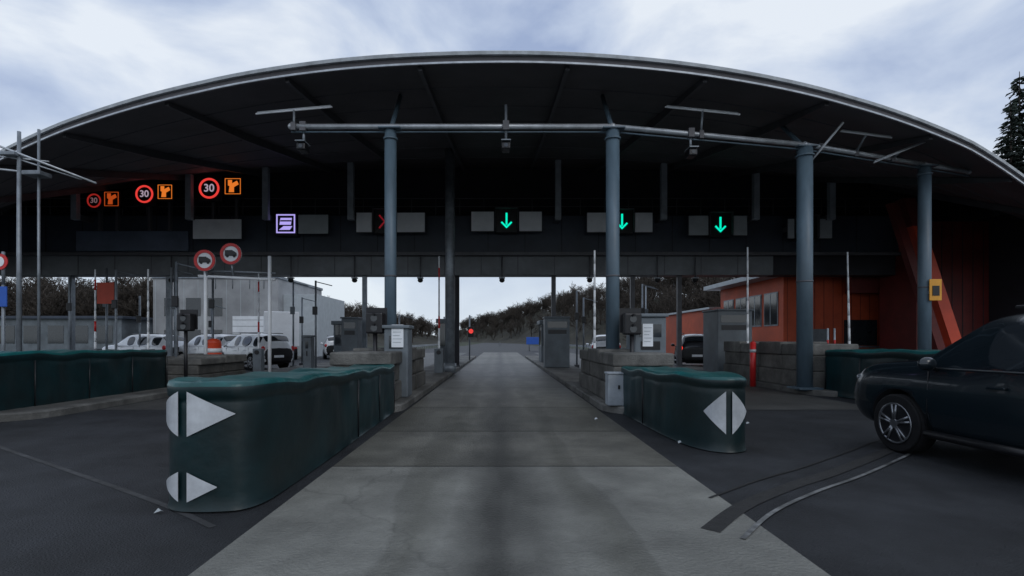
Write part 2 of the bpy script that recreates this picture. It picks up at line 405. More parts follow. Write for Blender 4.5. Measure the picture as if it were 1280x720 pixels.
box('upper_fascia',-27,20.3,25.7,26.7,5.82,7.75,M['fascia'],gan,0.02)
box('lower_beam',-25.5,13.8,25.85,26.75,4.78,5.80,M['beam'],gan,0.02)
box('lower_beam_dark',13.82,20.3,25.9,26.75,4.78,5.80,M['dark'],gan,0.02)
box('walkway_edge',-27,20.3,25.45,25.69,5.72,5.88,M['rib'],gan,0.01)
box('service_panel',-21.2,-15.6,25.60,25.69,5.95,6.95,M['fascia2'],gan,0.01)
for x in(-20.5,-15,-11.3,-7.2,2.8,7.9,12.35,16.0):
    box('hanger',x-.14,x+.14,24.6,24.85,7.3,sof(x,24.7)-.01,M['hang'],gan,0.01)
    box('hanger_bracket',x-.1,x+.1,24.85,25.7,7.35,7.6,M['rib'],gan)
for i in range(40):
    x=-26+i*1.2
    if x<20: rod('rail_post',(x,25.5,7.75),(x,25.5,8.55),0.02,M['rib'],gan,6)
for z in(8.15,8.55): rod('rail',(-27,25.5,z),(20.3,25.5,z),0.02,M['rib'],gan,6)
for i in range(22): 
    x=-25+i*1.85
    if x<13.5: box('beam_joint',x-.02,x+.02,25.835,25.85,4.8,5.79,M['rib'],gan)
for i in range(26): 
    x=-26.5+i*1.85
    box('fascia_joint',x-.015,x+.015,25.685,25.70,5.9,7.73,M['dark'],gan)
for x,m in((-6.95,'lsteel'),(2.75,'rib'),(6.8,'rib'),(-2.2,'dark'),(-17,'lsteel'),(-22,'lsteel'),(9.2,'rib')):
    g=group('gantry_column',(x,26.3,0)); box('shaft',x-.11,x+.11,26.2,26.4,0.14,4.78,M[m],g,0.01); box('foot',x-.16,x+.16,26.1,26.5,0.1,0.22,M['rib'],g,0.01)

BZ=6.92
cols=[(-2.78,13.0,0.15),(2.86,13.0,0.17),(8.45,14.2,0.2),(13.1,15.8,0.17)]
for x,y,r in cols:
    g=group('canopy_column',(x,y,0))
    rod('shaft',(x,y,0.1),(x,y,BZ-.08),r,M['steel'],g,24)
    rod('collar',(x,y,BZ-.35),(x,y,BZ-.30),r*1.2,M['steel'],g,24)
    rod('splice',(x,y,3.1),(x,y,3.14),r*1.06,M['rib'],g,24)
    box('head_plate',x-.28,x+.28,y-.2,y+.2,BZ-.10,BZ-.07,M['steel'],g)
    box('base_plate',x-.32,x+.32,y-.32,y+.32,0.15,0.2,M['steel'],g)
    rod('strut',(x,y,BZ-.1),(x,y+1.3,sof(x,y+1.3)-.05),0.06,M['steel'],g)
g=group('canopy_column',(-2.15,22,0))
rod('shaft',(-2.15,22,0.1),(-2.15,22,sof(-2.15,22)),0.21,M['lsteel'],g,24)
rod('base',(-2.15,22,0.1),(-2.15,22,0.5),0.27,M['lsteel'],g,24)
bpts=[(-5.3,13.0),(2.86,13.0),(8.45,14.2),(13.1,15.8),(15.1,16.5)]
g=group('canopy_beam',(0,13,BZ))
for a,b in zip(bpts[:-1],bpts[1:]):
    rod('pipe',(a[0],a[1],BZ),(b[0],b[1],BZ),0.065,M['rim'],g,16)
    rod('lower_rail',(a[0],a[1],BZ-.14),(b[0],b[1],BZ-.14),0.022,M['steel'],g,8)
for x,y in bpts: ellip('joint',(x,y,BZ),.085,.085,.085,M['rim'],g)
def tube(c,hx,tilt,ybeam,ang=0.0):
    x,y,z=c
    g=group('strip_light',(x,y,z))
    a=Vector((-hx*math.cos(ang),-hx*math.sin(ang),tilt)); 
    rod('tube',Vector(c)+a,Vector(c)-a,0.022,M['panel'],g,10)
    rod('housing',Vector(c)+a*0.96+Vector((0,0,.035)),Vector(c)-a*0.96+Vector((0,0,.035)),0.02,M['rim'],g,8)
    rod('stem',(x,y,z),(x,ybeam,BZ-.02),0.03,M['lsteel'],g,8)
    box('clamp',x-.06,x+.06,ybeam-.09,ybeam+.09,BZ-.12,BZ+.09,M['rib'],g,0.01)
tube((-5.23,13.0,7.33),0.97,-0.09,13.0)
tube((5.30,13.4,7.50),0.98,0.10,13.52)
tube((10.3,14.4,7.28),0.72,0.09,14.85)
tube((11.7,15.0,7.0),0.75,-0.30,15.3)
tube((9.0,14.2,6.9),0.45,-0.5,14.4,ang=-0.8)
for x,y in((0.15,13.0),(-5.0,13.05),(5.0,13.45)):
    g=group('security_camera',(x,y,BZ-.4))
    top=BZ+ (.55 if x==0.15 else 0)
    rod('stem',(x,y,BZ-.45),(x,y,top),0.035,M['lsteel'],g,8)
    box('clamp',x-.08,x+.08,y-.11,y+.11,BZ-.12,BZ+.12,M['rib'],g,0.01)
    box('body',x-.11,x+.11,y-.22,y+.12,BZ-.64,BZ-.46,M['black'],g,0.03)
    box('hood',x-.12,x+.12,y-.28,y+.12,BZ-.45,BZ-.42,M['lsteel'],g,0.005)
    rod('lens',(x,y-.23,BZ-.55),(x,y-.2,BZ-.55),0.05,M['glass'],g,16)
for px in(-16.5,-10.5,-7.3,-4.0,0.1,4.5,7.9,9.8):
    g=group('security_camera',(px,25.6,4.5))
    rod('stem',(px,25.7,4.55),(px,25.7,5.7),0.035,M['rib'],g,8)
    ellip('dome',(px,25.7,4.5),.14,.14,.12,M['black'],g)
    box('bracket',px-.15,px+.15,25.6,25.8,4.58,4.64,M['lsteel'],g,0.01)

# ---------------------------------------------------------------- signs on gantry
def lane_signal(x,z,kind,lw=None,rw=None,pm='panel'):
    g=group('lane_signal',(x,25.3,z))
    box('housing',x-.54,x+.54,25.1,25.5,z-.58,z+.58,M['black'],g,0.03)
    box('visor',x-.56,x+.56,24.85,25.09,z+.56,z+.60,M['rib'],g)
    for s in(-1,1): box('visor_side',x+s*.55-.012,x+s*.55+.012,24.9,25.09,z-.5,z+.555,M['rib'],g)
    box('mount',x-.1,x+.1,25.5,25.69,z-.2,z+.2,M['rib'],g)
    y=25.07
    if kind=='arrow':
        box('arrow_stem',x-.045,x+.045,y,y+.02,z-.2,z+.38,M['green'],g)
        prism('arrow_head',[(x,z-.38),(x+.28,z-.10),(x+.22,z-.04),(x,z-.26),(x-.22,z-.04),(x-.28,z-.10)],y-.012,y+.01,M['green'],g)
    elif kind=='cross':
        for s in(1,-1):
            prism('cross_bar',[(x-.30*s,z-.30),(x-.24*s,z-.35),(x+.30*s,z+.30),(x+.24*s,z+.35)][::s],y-.012*s,y+.01,M['redfaint'],g)
    for w,sd in((lw,-1),(rw,1)):
        if w:
            a=x+sd*.62;b=x+sd*(.62+w); 
            box('side_panel',min(a,b),max(a,b),25.0,25.06,z-.52,z+.42,M[pm],g,0.01)
            box('side_panel_frame',min(a,b)-.02,max(a,b)+.02,25.062,25.10,z-.54,z+.44,M['rib'],g)
            box('side_mount',(a+b)/2-.05,(a+b)/2+.05,25.1,25.69,z-.1,z+.1,M['rib'],g)
lane_signal(0.32,7.35,'arrow',1.1,1.1)
lane_signal(5.98,7.30,'arrow',1.1,0.85)
lane_signal(10.8,7.15,'arrow',0.95,0.65,'panelg')
lane_signal(-5.65,7.30,'cross',0.75,1.35,'panel')
lane_signal(15.0,7.0,'none',0.3,0.6,'panelg')
g=group('payment_sign',(-10.5,25.3,7.2)); x,z=-10.5,7.2
box('housing',x-.55,x+.55,25.1,25.5,z-.58,z+.58,M['black'],g,0.03)
box('mount',x-.1,x+.1,25.5,25.69,z-.2,z+.2,M['rib'],g)
y=25.07
for a in((x-.46,x+.46,z+.40,z+.46),(x-.46,x+.46,z-.46,z-.40),(x-.46,x-.40,z-.398,z+.398),(x+.40,x+.46,z-.398,z+.398)):
    box('frame',a[0],a[1],y,y+.02,a[2],a[3],M['purpleled'],g)
prism('card',[(x-.3,z-.05),(x+.25,z-.05),(x+.3,z+.28),(x-.25,z+.28)],y,y+.02,M['purpleled'],g)
prism('card_stripe',[(x-.26,z+.10),(x+.28,z+.10),(x+.285,z+.17),(x-.25,z+.17)],y-.01,y-.001,M['black'],g)
prism('hand',[(x-.32,z-.3),(x+.2,z-.3),(x+.32,z-.12),(x-.1,z-.12)],y,y+.02,M['purpleled'],g)
box('side_panel',x+.65,x+2.1,25.0,25.06,z-.5,z+.42,M['panelg'],g,0.01); box('side_mount',x+1.3,x+1.4,25.06,25.69,z-.1,z+.1,M['rib'],g)
g=group('information_board',(-13.8,25.3,6.9))
box('board',-15.0,-12.65,25.0,25.08,6.45,7.4,M['panel'],g,0.01); box('mount',-14,-13.8,25.08,25.69,6.8,7.0,M['rib'],g)
def speed_sign(x,z,r,dim=False):
    g=group('speed_limit_sign',(x,25.0,z))
    box('housing',x-r-.12,x+r+.12,24.92,25.2,z-r-.12,z+r+.12,M['black'],g,0.03)
    box('mount',x-.06,x+.06,25.22,25.4,6.9,z,M['rib'],g)
    ring('red_ring',x,z,24.89,r*.80,r,M['redsoft' if dim else 'redled'],g)
    text('number','30',x,24.89,z,r*1.05,M['whitedim' if dim else 'whiteled'],g)
def orange_sign(x,z,s,dim=False):
    g=group('toll_pictogram_sign',(x,25.0,z)); m=M['orangesoft' if dim else 'orangeled']; y=24.89
    box('housing',x-s-.08,x+s+.08,24.92,25.2,z-s-.08,z+s+.08,M['black'],g,0.03)
    box('mount',x-.06,x+.06,25.22,25.4,6.9,z,M['rib'],g)
    prism('pictogram',[(x-.5*s,z-.75*s),(x+.15*s,z-.75*s),(x+.15*s,z-.1*s),(x+.75*s,z+.25*s),(x+.55*s,z+.7*s),(x-.1*s,z+.35*s),(x-.1*s,z+.8*s),(x-.6*s,z+.8*s),(x-.6*s,z+.1*s),(x-.4*s,z-.0*s)],y,y+.02,m,g)
    for a in((x-s,x+s,z+.94*s,z+s),(x-s,x+s,z-s,z-.94*s),(x-s,x-.94*s,z-.938*s,z+.938*s),(x+.94*s,x+s,z-.938*s,z+.938*s)):
        box('border',a[0],a[1],y,y+.02,a[2],a[3],m,g)
speed_sign(-14.15,8.88,0.50); orange_sign(-13.0,8.98,0.38)
speed_sign(-17.3,8.60,0.43); orange_sign(-16.3,8.71,0.34)
speed_sign(-19.75,8.28,0.34,True); orange_sign(-18.9,8.36,0.34,True)

g=group('height_gauge_frame',(-10,18,0))
for x in(-10.35,-8.1): rod('post',(x,18,0.1),(x,18,4.45),0.06,M['panel'],g,10)
rod('crossbar',(-10.6,18,3.75),(-7.9,18,3.62),0.05,M['panel'],g,10)
rod('crossbar',(-10.6,18,3.95),(-7.9,18,3.85),0.03,M['lsteel'],g,10)
for x in(-10.0,-9.4,-8.8,-8.3): rod('hanging_bar',(x,18,3.7),(x,18,3.3),0.015,M['lsteel'],g,6)
for x,z in((-10.28,4.27),(-9.37,4.5)):
    g=group('no_lorries_sign',(x,17.8,z))
    disc('plate',x,z,17.83,0.37,M['panel'],g); ring('border',x,z,17.80,0.27,0.37,M['red'],g,th=0.025)
    prism('lorry',[(x-.2,z-.07),(x+.2,z-.07),(x+.2,z+.03),(x+.1,z+.1),(x+.06,z+.1),(x+.06,z+.13),(x-.2,z+.13)],17.80,17.825,M['black'],g)
    rod('wheel',(x-.12,17.80,z-.08),(x-.12,17.825,z-.08),.045,M['black'],g); rod('wheel',(x+.12,17.80,z-.08),(x+.12,17.825,z-.08),.045,M['black'],g)
    rod('bracket',(x,17.87,z-.3),(x,17.98,3.75),0.03,M['lsteel'],g,8)

# ---------------------------------------------------------------- island equipment
def barrier_arm(x,y,top,lean=0.0,red=True):
    g=group('raised_barrier_arm',(x,y,0))
    box('motor_cabinet',x-.18,x+.18,y-.16,y+.16,0.15,1.15,M['grey'],g,0.03)
    n=8
    for i in range(n):
        a=1.0+(top-1.0)*i/n;b=1.0+(top-1.0)*(i+1)/n
        rod('arm_band',(x+lean*(a-1),y,a),(x+lean*(b-1),y,b-.002),0.042-.002*i,M['red' if (red and i%4==2) else 'panel'],g,8)
    rod('pivot',(x,y-.2,1.0),(x,y+.2,1.0),0.09,M['black'],g)
barrier_arm(-2.5,21.0,4.95); barrier_arm(2.9,15.7,4.25,0,False); barrier_arm(8.8,18.2,4.8,0,False); barrier_arm(12.9,18.9,4.75,-0.02,False)
barrier_arm(-9.9,21,4.3); barrier_arm(-16.6,21,4.4); barrier_arm(-13.4,19.5,4.2,0,False)
def booth(x0,x1,y0,y1,h):
    g=group('toll_booth',((x0+x1)/2,y0,0))
    box('lower_wall',x0,x1,y0,y1,0.15,1.15,M['grey'],g,0.02)
    box('window_band',x0+.03,x1-.03,y0+.03,y1-.03,1.15,h-.25,M['glass'],g,0.01)
    for x in(x0,x1-.08):
        for y in(y0,y1-.08): box('corner_post',x,x+.08,y,y+.08,1.15,h-.25,M['grey'],g)
    box('roof',x0-.12,x1+.12,y0-.15,y1+.15,h-.25,h,M['grey'],g,0.03)
def cabinet(x0,x1,y0,y1,h,paper=None,name='payment_machine',z0=.15):
    g=group(name,((x0+x1)/2,y0,0))
    box('body',x0,x1,y0,y1,z0,h-.08,M['grey'],g,0.03); box('cap',x0-.04,x1+.04,y0-.06,y1+.04,h-.08,h,M['grey'],g,0.02)
    box('screen',x0+.12,x1-.12,y0-.012,y0-.002,h-.55,h-.25,M['glass'],g)
    box('slot_panel',x0+.15,x1-.15,y0-.014,y0-.002,h-.85,h-.65,M['black'],g)
    if paper: 
        a,b,c,d=paper; box('paper_notice',a,b,y0-.02,y0-.015,c,d,M['panel'],g)
        for k in range(5): box('print_line',a+.03,b-.03-.03*(k%3),y0-.025,y0-.021,d-.1-.08*k,d-.085-.08*k,M['panelg'],g)
cabinet(2.2,3.4,25,26,2.65)
cabinet(3.15,3.9,12,12.8,2.12,(3.34,3.58,1.35,1.88))
cabinet(-2.72,-2.16,12.0,12.6,1.85,(-2.54,-2.26,1.33,1.86))
cabinet(8.72,10.1,20.5,22,2.75)
booth(-3.5,-2.6,29,31,2.7); booth(-10.4,-9,32,34.5,2.7); booth(2.5,3.6,31,33,2.7)
cabinet(-7.6,-6.8,24.5,25.3,2.6); cabinet(-8.1,-7.75,21,21.4,1.7)
def head(x,y,z):
    g=group('lane_traffic_light',(x,y,0))
    rod('post',(x,y,0.15),(x,y,z),0.05,M['black'],g,10)
    box('box',x-.2,x+.2,y-.12,y+.14,z,z+.5,M['black'],g,0.04)
    box('backplate',x-.25,x+.25,y+.141,y+.16,z+.05,z+.62,M['black'],g)
    for k in(0.13,0.36):
        rod('lens',(x,y-.135,z+k),(x,y-.12,z+k),0.08,M['glass'],g,16)
        rod('visor',(x,y-.24,z+k+.08),(x,y-.12,z+k+.09),0.03,M['black'],g,8)
head(-2.95,12.1,1.65); head(3.04,11.8,1.62); head(-8.9,14.5,1.75)
g=group('lane_traffic_light',(-2.2,35,0)); x=-2.0
rod('post',(x-.08,35,.0),(x-.08,35,3.2),.05,M['lsteel'],g,8); box('box',x-.2,x+.2,34.9,35.1,1.7,2.4,M['black'],g,.03); rod('lens',(x+.02,34.88,2.1),(x+.02,34.9,2.1),.16,M['redled'],g,16)
g=group('bollard',(8.15,16.5,0)); rod('post',(8.15,16.5,0),(8.15,16.5,1.4),.09,M['red'],g,16); ellip('cap',(8.15,16.5,1.4),.09,.09,.06,M['red'],g); rod('band',(8.15,16.5,1.1),(8.15,16.5,1.2),.094,M['panelg'],g,16)
for x,y in((11.2,17.5),(11.5,17.6)):
    g=group('delineator_post',(x,y,0)); rod('post',(x,y,0),(x,y,1.9),.03,M['hang'],g,8); rod('band',(x,y,1.3),(x,y,1.5),.033,M['red'],g,8)
g=group('orange_barrel',(-10.4,18.6,0)) 
rod('body',(-10.4,18.6,.0),(-10.4,18.6,1.4),.32,M['orange2'],g,20,.25); ellip('cap',(-10.4,18.6,1.4),.25,.25,.16,M['orange2'],g)
rod('band',(-10.4,18.6,1.05),(-10.4,18.6,1.2),.275,M['panel'],g,20,.268)
g=group('yellow_sign',(13.6,15.5,2.5)); 
box('plate',13.05,13.42,15.55,15.58,2.7,3.35,M['yellow'],g,.01); box('pictogram',13.13,13.34,15.535,15.549,2.85,3.15,M['black'],g); box('clamp',13.06,13.14,15.58,15.7,2.9,3.0,M['lsteel'],g)
g=group('orange_sign',(-18.4,24,3)); box('plate',-18.9,-18.1,24,24.04,3.2,4.2,M['orange2'],g,.01); rod('post',(-18.5,24.08,0),(-18.5,24.08,4.2),.05,M['lsteel'],g)
g=group('blue_sign',(-13.4,13.9,2.6)); box('plate',-13.75,-13.35,13.85,13.88,2.4,2.95,M['blue'],g,.01); rod('post',(-13.5,13.92,0),(-13.5,13.92,3.0),.04,M['lsteel'],g,8)
disc('red_disc',-13.55,3.62,13.85,.22,M['red'],g); disc('white_disc',-13.55,3.62,13.84,.14,M['panel'],g,th=.008); rod('post_ext',(-13.5,13.92,3.0),(-13.5,13.92,3.9),.04,M['lsteel'],g,8)
g=group('lighting_mast',(-13.1,14,0))
rod('pole',(-13.15,14,0),(-13.15,14,7.2),.07,M['lsteel'],g,12,.045)
rod('pole_second',(-12.7,14.1,0),(-12.7,14.1,7.3),.035,M['lsteel'],g,10)
rod('arm',(-14.6,13.7,7.15),(-11.2,14.2,5.85),.03,M['rim'],g,8)
rod('arm',(-14.6,13.9,6.9),(-11.6,14.2,5.95),.02,M['rim'],g,8)
rod('arm',(-14.2,13.9,6.2),(-12.6,14.2,6.1),.03,M['rim'],g,8)
rod('arm',(-14.2,13.9,6.55),(-12.5,14.2,6.45),.02,M['rim'],g,8)
box('lamp_head',-13.0,-12.5,13.9,14.3,6.0,6.12,M['lsteel'],g,.02)
box('lamp_head',-13.5,-13.1,13.8,14.2,6.5,6.6,M['lsteel'],g,.02)
for x,y,h in((-19.2,25,5.0),(-18.0,24,4.8),(-15.4,24,4.9),(-14.6,23,4.7),(-12.9,23,4.7),(-21.8,26,4.8),(-10.9,27,4.6),(-9.0,25,4.4),(-12.0,19,4.4),(4.2,28,4.2),(4.9,30,4),(8.9,32,5),(9.4,33,5),(-5.9,30,3),(-3.6,33,3),(-11.6,30,4),(-16.9,30,3.6),(-20.4,29,4)):
    g=group('lane_post',(x,y,0)); rod('post',(x,y,0),(x,y,h),.05,M['lsteel' if random.random()<.7 else 'hang'],g,8)
    box('foot',x-.12,x+.12,y-.12,y+.12,0.0,.16,M['rib'],g); box('device',x-.12,x+.12,y-.14,y-.06,h*.62,h*.62+.4,M['grey' if random.random()<.5 else 'black'],g,.02)
    if random.random()<.6: rod('bracket',(x,y,h-.05),(x+.8,y,h-.25),.025,M['lsteel'],g,6)
def rail(x,y0,y1):
    g=group('guard_rail',(x,y0,0))
    pr=[(0,.45),(.03,.5),(0,.56),(0,.62),(.03,.68),(0,.74)]
    vs=[];fs=[]
    for y in(y0,y1): vs+=[(x+a,y,z) for a,z in pr]
    for k in range(5): fs.append((k,k+1,7+k,6+k))
    mo('beam',vs,fs,M['lsteel'],g)
    y=y0
    while y<y1: box('post',x-.06,x-.005,y,y+.1,0,.7,M['lsteel'],g); y+=2
rail(-12.5,56,110); rail(12.5,48,110); rail(0.0,110,220)
g=group('low_wall',(12,24,0)); box('wall',10.4,14.6,22.6,22.9,0,.75,M['conc'],g,.02); box('coping',10.35,14.65,22.55,22.95,.75,.83,M['kerb'],g,.02)
g=group('blue_sign',(6.2,70,0)); box('plate',3.6,5.8,70,70.05,.9,1.9,M['blue'],g,.02)
for x in(4.0,5.4): rod('post',(x,70.1,0),(x,70.1,1.9),.05,M['lsteel'],g,8)

# ---------------------------------------------------------------- right buildings
g=group('orange_toll_office',(18,31,0))
box('front_block',15.5,22,28,36,0,5.0,M['orange'],g,.02)
for k in range(12): box('cladding_seam',15.7+.5*k,15.72+.5*k,27.985,27.999,.3,4.9,M['maroon'],g)
box('roof_slab',14.5,22.4,27.3,36.5,5.0,5.28,M['panelg'],g,.02)
box('low_block',15.1,19,36.02,48,0,3.7,M['orange'],g,.02); box('low_roof',14.9,19.2,36.5,48.2,3.7,3.85,M['panelg'],g,.01)
for k in range(4): 
    y=28.5+k*1.8; box('window_frame',15.46,15.495,y,y+1.5,2.3,4.2,M['lsteel'],g); box('window',15.44,15.458,y+.08,y+1.42,2.38,4.12,M['glass'],g); box('window_bar',15.43,15.44,y+.72,y+.78,2.38,4.12,M['lsteel'],g)
box('door',17.0,18.0,27.97,27.99,0,2.1,M['grey'],g); box('window',18.8,20.6,27.97,27.99,1.2,2.6,M['glass'],g); box('window_sill',18.7,20.7,27.9,27.98,1.1,1.18,M['lsteel'],g)
g=group('control_building',(24,27,0))
box('maroon_wall',18.6,22.0,27.1,27.6,4.0,8.9,M['maroon'],g)
box('maroon_lower',20.0,23.5,24.6,27.0,0,7.2,M['maroon'],g,.02)
for k in range(7): box('wall_seam',20.2+.5*k,20.23+.5*k,24.58,24.597,.2,7.1,M['dark'],g)
box('dark_block',23.52,40,22.5,30,0,7.4,M['dark'],g,.02)
for k in range(8): box('window',24.2+k*1.6,25.4+k*1.6,22.47,22.49,3.2,4.6,M['glass'],g)
for k in range(8): box('window_low',24.2+k*1.6,25.4+k*1.6,22.47,22.49,.9,2.2,M['glass'],g)
box('band',23.5,40,22.42,22.46,5.0,5.3,M['maroon'],g)
g=group('inclined_support',(19,22,0))
def slab(name,pA,pB,w,d,m):
    (xa,za),(xb,zb)=pA,pB
    prism(name,[(xa-w/2,za),(xa+w/2,za),(xb+w/2,zb),(xb-w/2,zb)],22,22+d,m,g)
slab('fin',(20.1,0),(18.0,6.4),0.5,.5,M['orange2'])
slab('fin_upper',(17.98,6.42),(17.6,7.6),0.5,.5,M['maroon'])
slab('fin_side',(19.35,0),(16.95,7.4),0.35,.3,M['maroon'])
box('foot',19.0,20.6,21.8,22.7,0,.3,M['conc'],g,.03)
g=group('service_building',(-25,46,0))
box('main_block',-30.5,-19.5,45,56,0,6.9,M['bwall'],g,.02); box('parapet',-30.6,-19.4,44.9,56.1,6.9,7.15,M['lsteel'],g,.02)
box('annex',-19.48,-16.4,46,54,0,5.6,M['panelg'],g,.02)
for k in range(9): box('seam',-30.3+k*1.25,-30.26+k*1.25,44.98,44.998,.3,6.8,M['panelg'],g)
box('garage_door',-23.5,-20.5,44.97,44.99,0,3.6,M['panel'],g)
for k in range(6): box('garage_slat',-23.5,-20.5,44.955,44.968,.5+.55*k,.53+.55*k,M['grey'],g)
for k in range(3): box('window',-29.5+k*1.9,-28.2+k*1.9,44.97,44.99,3.6,5.2,M['glass'],g)
for k in range(3): box('window_low',-29.5+k*1.9,-28.2+k*1.9,44.97,44.99,1.0,2.4,M['glass'],g)
box('rooftop_unit',-27,-25,48,50,7.1,8.0,M['grey'],g,.03)
g=group('service_building',(-42,50,0))
box('main_block',-46,-34,46,56,0,3.4,M['grey'],g,.02); box('roof',-46.3,-33.7,45.7,56.3,3.4,3.65,M['fascia'],g,.02)
for k in range(5): box('window',-45+k*2.2,-43.6+k*2.2,45.97,45.99,1.2,2.8,M['glass'],g)

# ---------------------------------------------------------------- vehicles
def bake(o):
    dg=bpy.context.evaluated_depsgraph_get(); me=bpy.data.meshes.new_from_object(o.evaluated_get(dg)); o.modifiers.clear(); o.data=me
def car(name,loc,rz,paint,kind='suv',tail=False):
    g=group(name,loc,rz,local=True)
    if kind=='suv':
        st=[(-2.36,.78,.45,.95,1.08,.62),(-2.28,.88,.36,1.12,1.44,.60),(-2.05,.92,.30,1.15,1.74,.63),(-1.4,.94,.28,1.16,1.82,.66),(-1.3,.94,.28,1.16,1.825,.66),
            (-.35,.94,.28,1.16,1.84,.67),(-.25,.94,.28,1.16,1.84,.67),(.35,.94,.28,1.15,1.81,.66),(.50,.94,.28,1.15,1.77,.65),(1.12,.94,.28,1.14,1.30,.78),(1.22,.94,.28,1.13,1.25,.79),
            (1.8,.93,.30,1.11,1.21,.78),(2.2,.90,.33,1.05,1.15,.74),(2.36,.82,.42,.84,.98,.68)]
        wr=.39; fy,ry=1.45,-1.42; W=.94
    else:
        st=[(-2.2,.74,.45,.80,.90,.60),(-2.12,.84,.34,.92,1.05,.58),(-1.75,.88,.24,.95,1.36,.56),(-1.1,.89,.22,.95,1.45,.60),(-1.0,.89,.22,.95,1.455,.60),
            (-.2,.89,.22,.95,1.47,.61),(-.1,.89,.22,.95,1.47,.61),(.35,.89,.22,.94,1.43,.60),(.5,.89,.22,.93,1.38,.59),(1.15,.89,.22,.92,1.0,.70),(1.25,.88,.22,.91,.97,.70),
            (1.7,.87,.24,.86,.90,.66),(2.05,.82,.28,.76,.82,.6),(2.2,.70,.36,.6,.68,.52)]
        wr=.32; fy,ry=1.36,-1.3; W=.89
    glass={1:'r',2:'s',3:'p',4:'s',5:'p',6:'s',7:'p',8:'w'}
    vs=[];fs=[];mi=[]
    def sec(y,w,zb,be,tp,wt):
        h=[(w*.86,zb),(w*.985,zb+.14),(w,(zb+be)/2+.08),(w*.965,be),(wt+ (w*.965-wt)*.12,tp-(tp-be)*.14),(wt*.8,tp-.005)]
        return [(x,y,z) for x,z in h]+[(0,y,tp+.02)]+[(-x,y,z) for x,z in h[::-1]]+[(0,y,zb)]
    for s in st: vs+=sec(*s)
    K=14
    for i in range(len(st)-1):
        for j in range(K):
            a=i*K+j;b=i*K+(j+1)%K; fs.append((a,a+K,b+K,b)) 
            t=glass.get(i); m=0
            # ring: 0-5 right side points, 6 centre, 7-12 left side, 13 bottom
            if t=='s' and j in(3,8): m=1
            if t in('w','r') and j in(4,5,6,7): m=1
            if j in(12,13): m=2
            mi.append(m)
    fs.append(tuple(range(K))); mi.append(2); fs.append(tuple(range((len(st)-1)*K,len(st)*K))[::-1]); mi.append(2)
    o=mo('body',vs,fs,None,g,smooth=True,mats=[paint,M['glass'],M['black']],midx=mi)
    bm=bmesh.new(); bm.from_mesh(o.data); bmesh.ops.recalc_face_normals(bm,faces=bm.faces)
    cl=bm.edges.layers.float.get('crease_edge') or bm.edges.layers.float.new('crease_edge')
    for e in bm.edges:
        ms={f.material_index for f in e.link_faces}
        if len(ms)>1: e[cl]=0.75
    bm.to_mesh(o.data); bm.free()
    for p in o.data.polygons:p.use_smooth=True
    md=o.modifiers.new('s','SUBSURF'); md.levels=2; md.render_levels=2
    cut=[]
    for yy in(fy,ry):
        c=rod('cut',(-1.2,yy,wr),(1.2,yy,wr),wr*1.17,M['black'],None,28); c.data.materials.clear(); 
        for mm in(paint,M['glass'],M['black']): c.data.materials.append(mm)
        for p in c.data.polygons:p.material_index=2
        c.parent=g; cut.append(c)
        b=o.modifiers.new('b','BOOLEAN'); b.object=c; b.operation='DIFFERENCE'; b.solver='EXACT'
    bpy.context.view_layer.update(); bake(o)
    for c in cut: bpy.data.objects.remove(c)
    box('underbody',-W*.55,W*.55,-1.9,1.9,.25,.55,M['black'],g)
    for yy in(fy,ry):
        for sd in(-1,1):
            x0=sd*(W-.24);x1=sd*(W-.02)
            rod('tyre',(x0,yy,wr),(x1,yy,wr),wr,M['tyre'],g,28)
            rod('tyre_shoulder',(x1,yy,wr),(x1+sd*.02,yy,wr),wr,M['tyre'],g,28,wr*.93)
            rod('rim_barrel',(x1+sd*.021,yy,wr),(x1+sd*.024,yy,wr),wr*.68,M['black'],g,28)
            vsr=[];fsr=[]
            n=28
            for r,d in((wr*.68,.024),(wr*.70,.036),(wr*.65,.036),(wr*.63,.026)):
                for k in range(n): t=2*math.pi*k/n; vsr.append((x1+sd*d,yy+r*math.cos(t),wr+r*math.sin(t)))
            for l in range(3):
                for k in range(n): fsr.append((l*n+k,l*n+(k+1)%n,(l+1)*n+(k+1)%n,(l+1)*n+k))
            mo('rim_lip',vsr,fsr,M['rimm'],g,smooth=True)
            for k in range(10):
                t=2*math.pi*(k//2)/5+.3+(.14 if k%2 else -.14)
                rod('spoke',(x1+sd*.034,yy+.05*math.cos(t),wr+.05*math.sin(t)),(x1+sd*.032,yy+wr*.64*math.cos(t),wr+wr*.64*math.sin(t)),.020,M['rimm'],g,6,.015)
            rod('hub',(x1+sd*.02,yy,wr),(x1+sd*.05,yy,wr),.06,M['rimm'],g,12)
    fl=st[-2]; be=fl[3]
    for sd in(-1,1):
        ellip('headlamp',(sd*fl[1]*.82,fl[0]-.02,be-.10),.12,.17,.07,M['chrome'],g)
        ellip('tail_lamp',(sd*.80,st[1][0]-.01,be+.02),.10,.10,.13 if kind=='suv' else .08,M['tail'] if tail else M['red'],g)
        mb=st[9][3]
        ellip('mirror',(sd*(W+.12),st[9][0]-.28,mb+.07),.11,.07,.085,paint,g)
        rod('mirror_arm',(sd*(W-.06),st[9][0]-.22,mb),(sd*(W+.08),st[9][0]-.26,mb+.04),.025,M['black'],g,8)
        for yy in(.12,-.85): box('door_handle',min(sd*(W-.01),sd*(W+.025)),max(sd*(W-.01),sd*(W+.025)),yy-.1,yy+.1,st[9][3]-.18,st[9][3]-.15,paint,g,.008)
        for yy in(.98,-.22,-1.15): 
            rod('door_gap',(sd*(W+.001),yy,.42),(sd*(W*.972),yy,st[9][3]-.03),.006,M['black'],g,6)
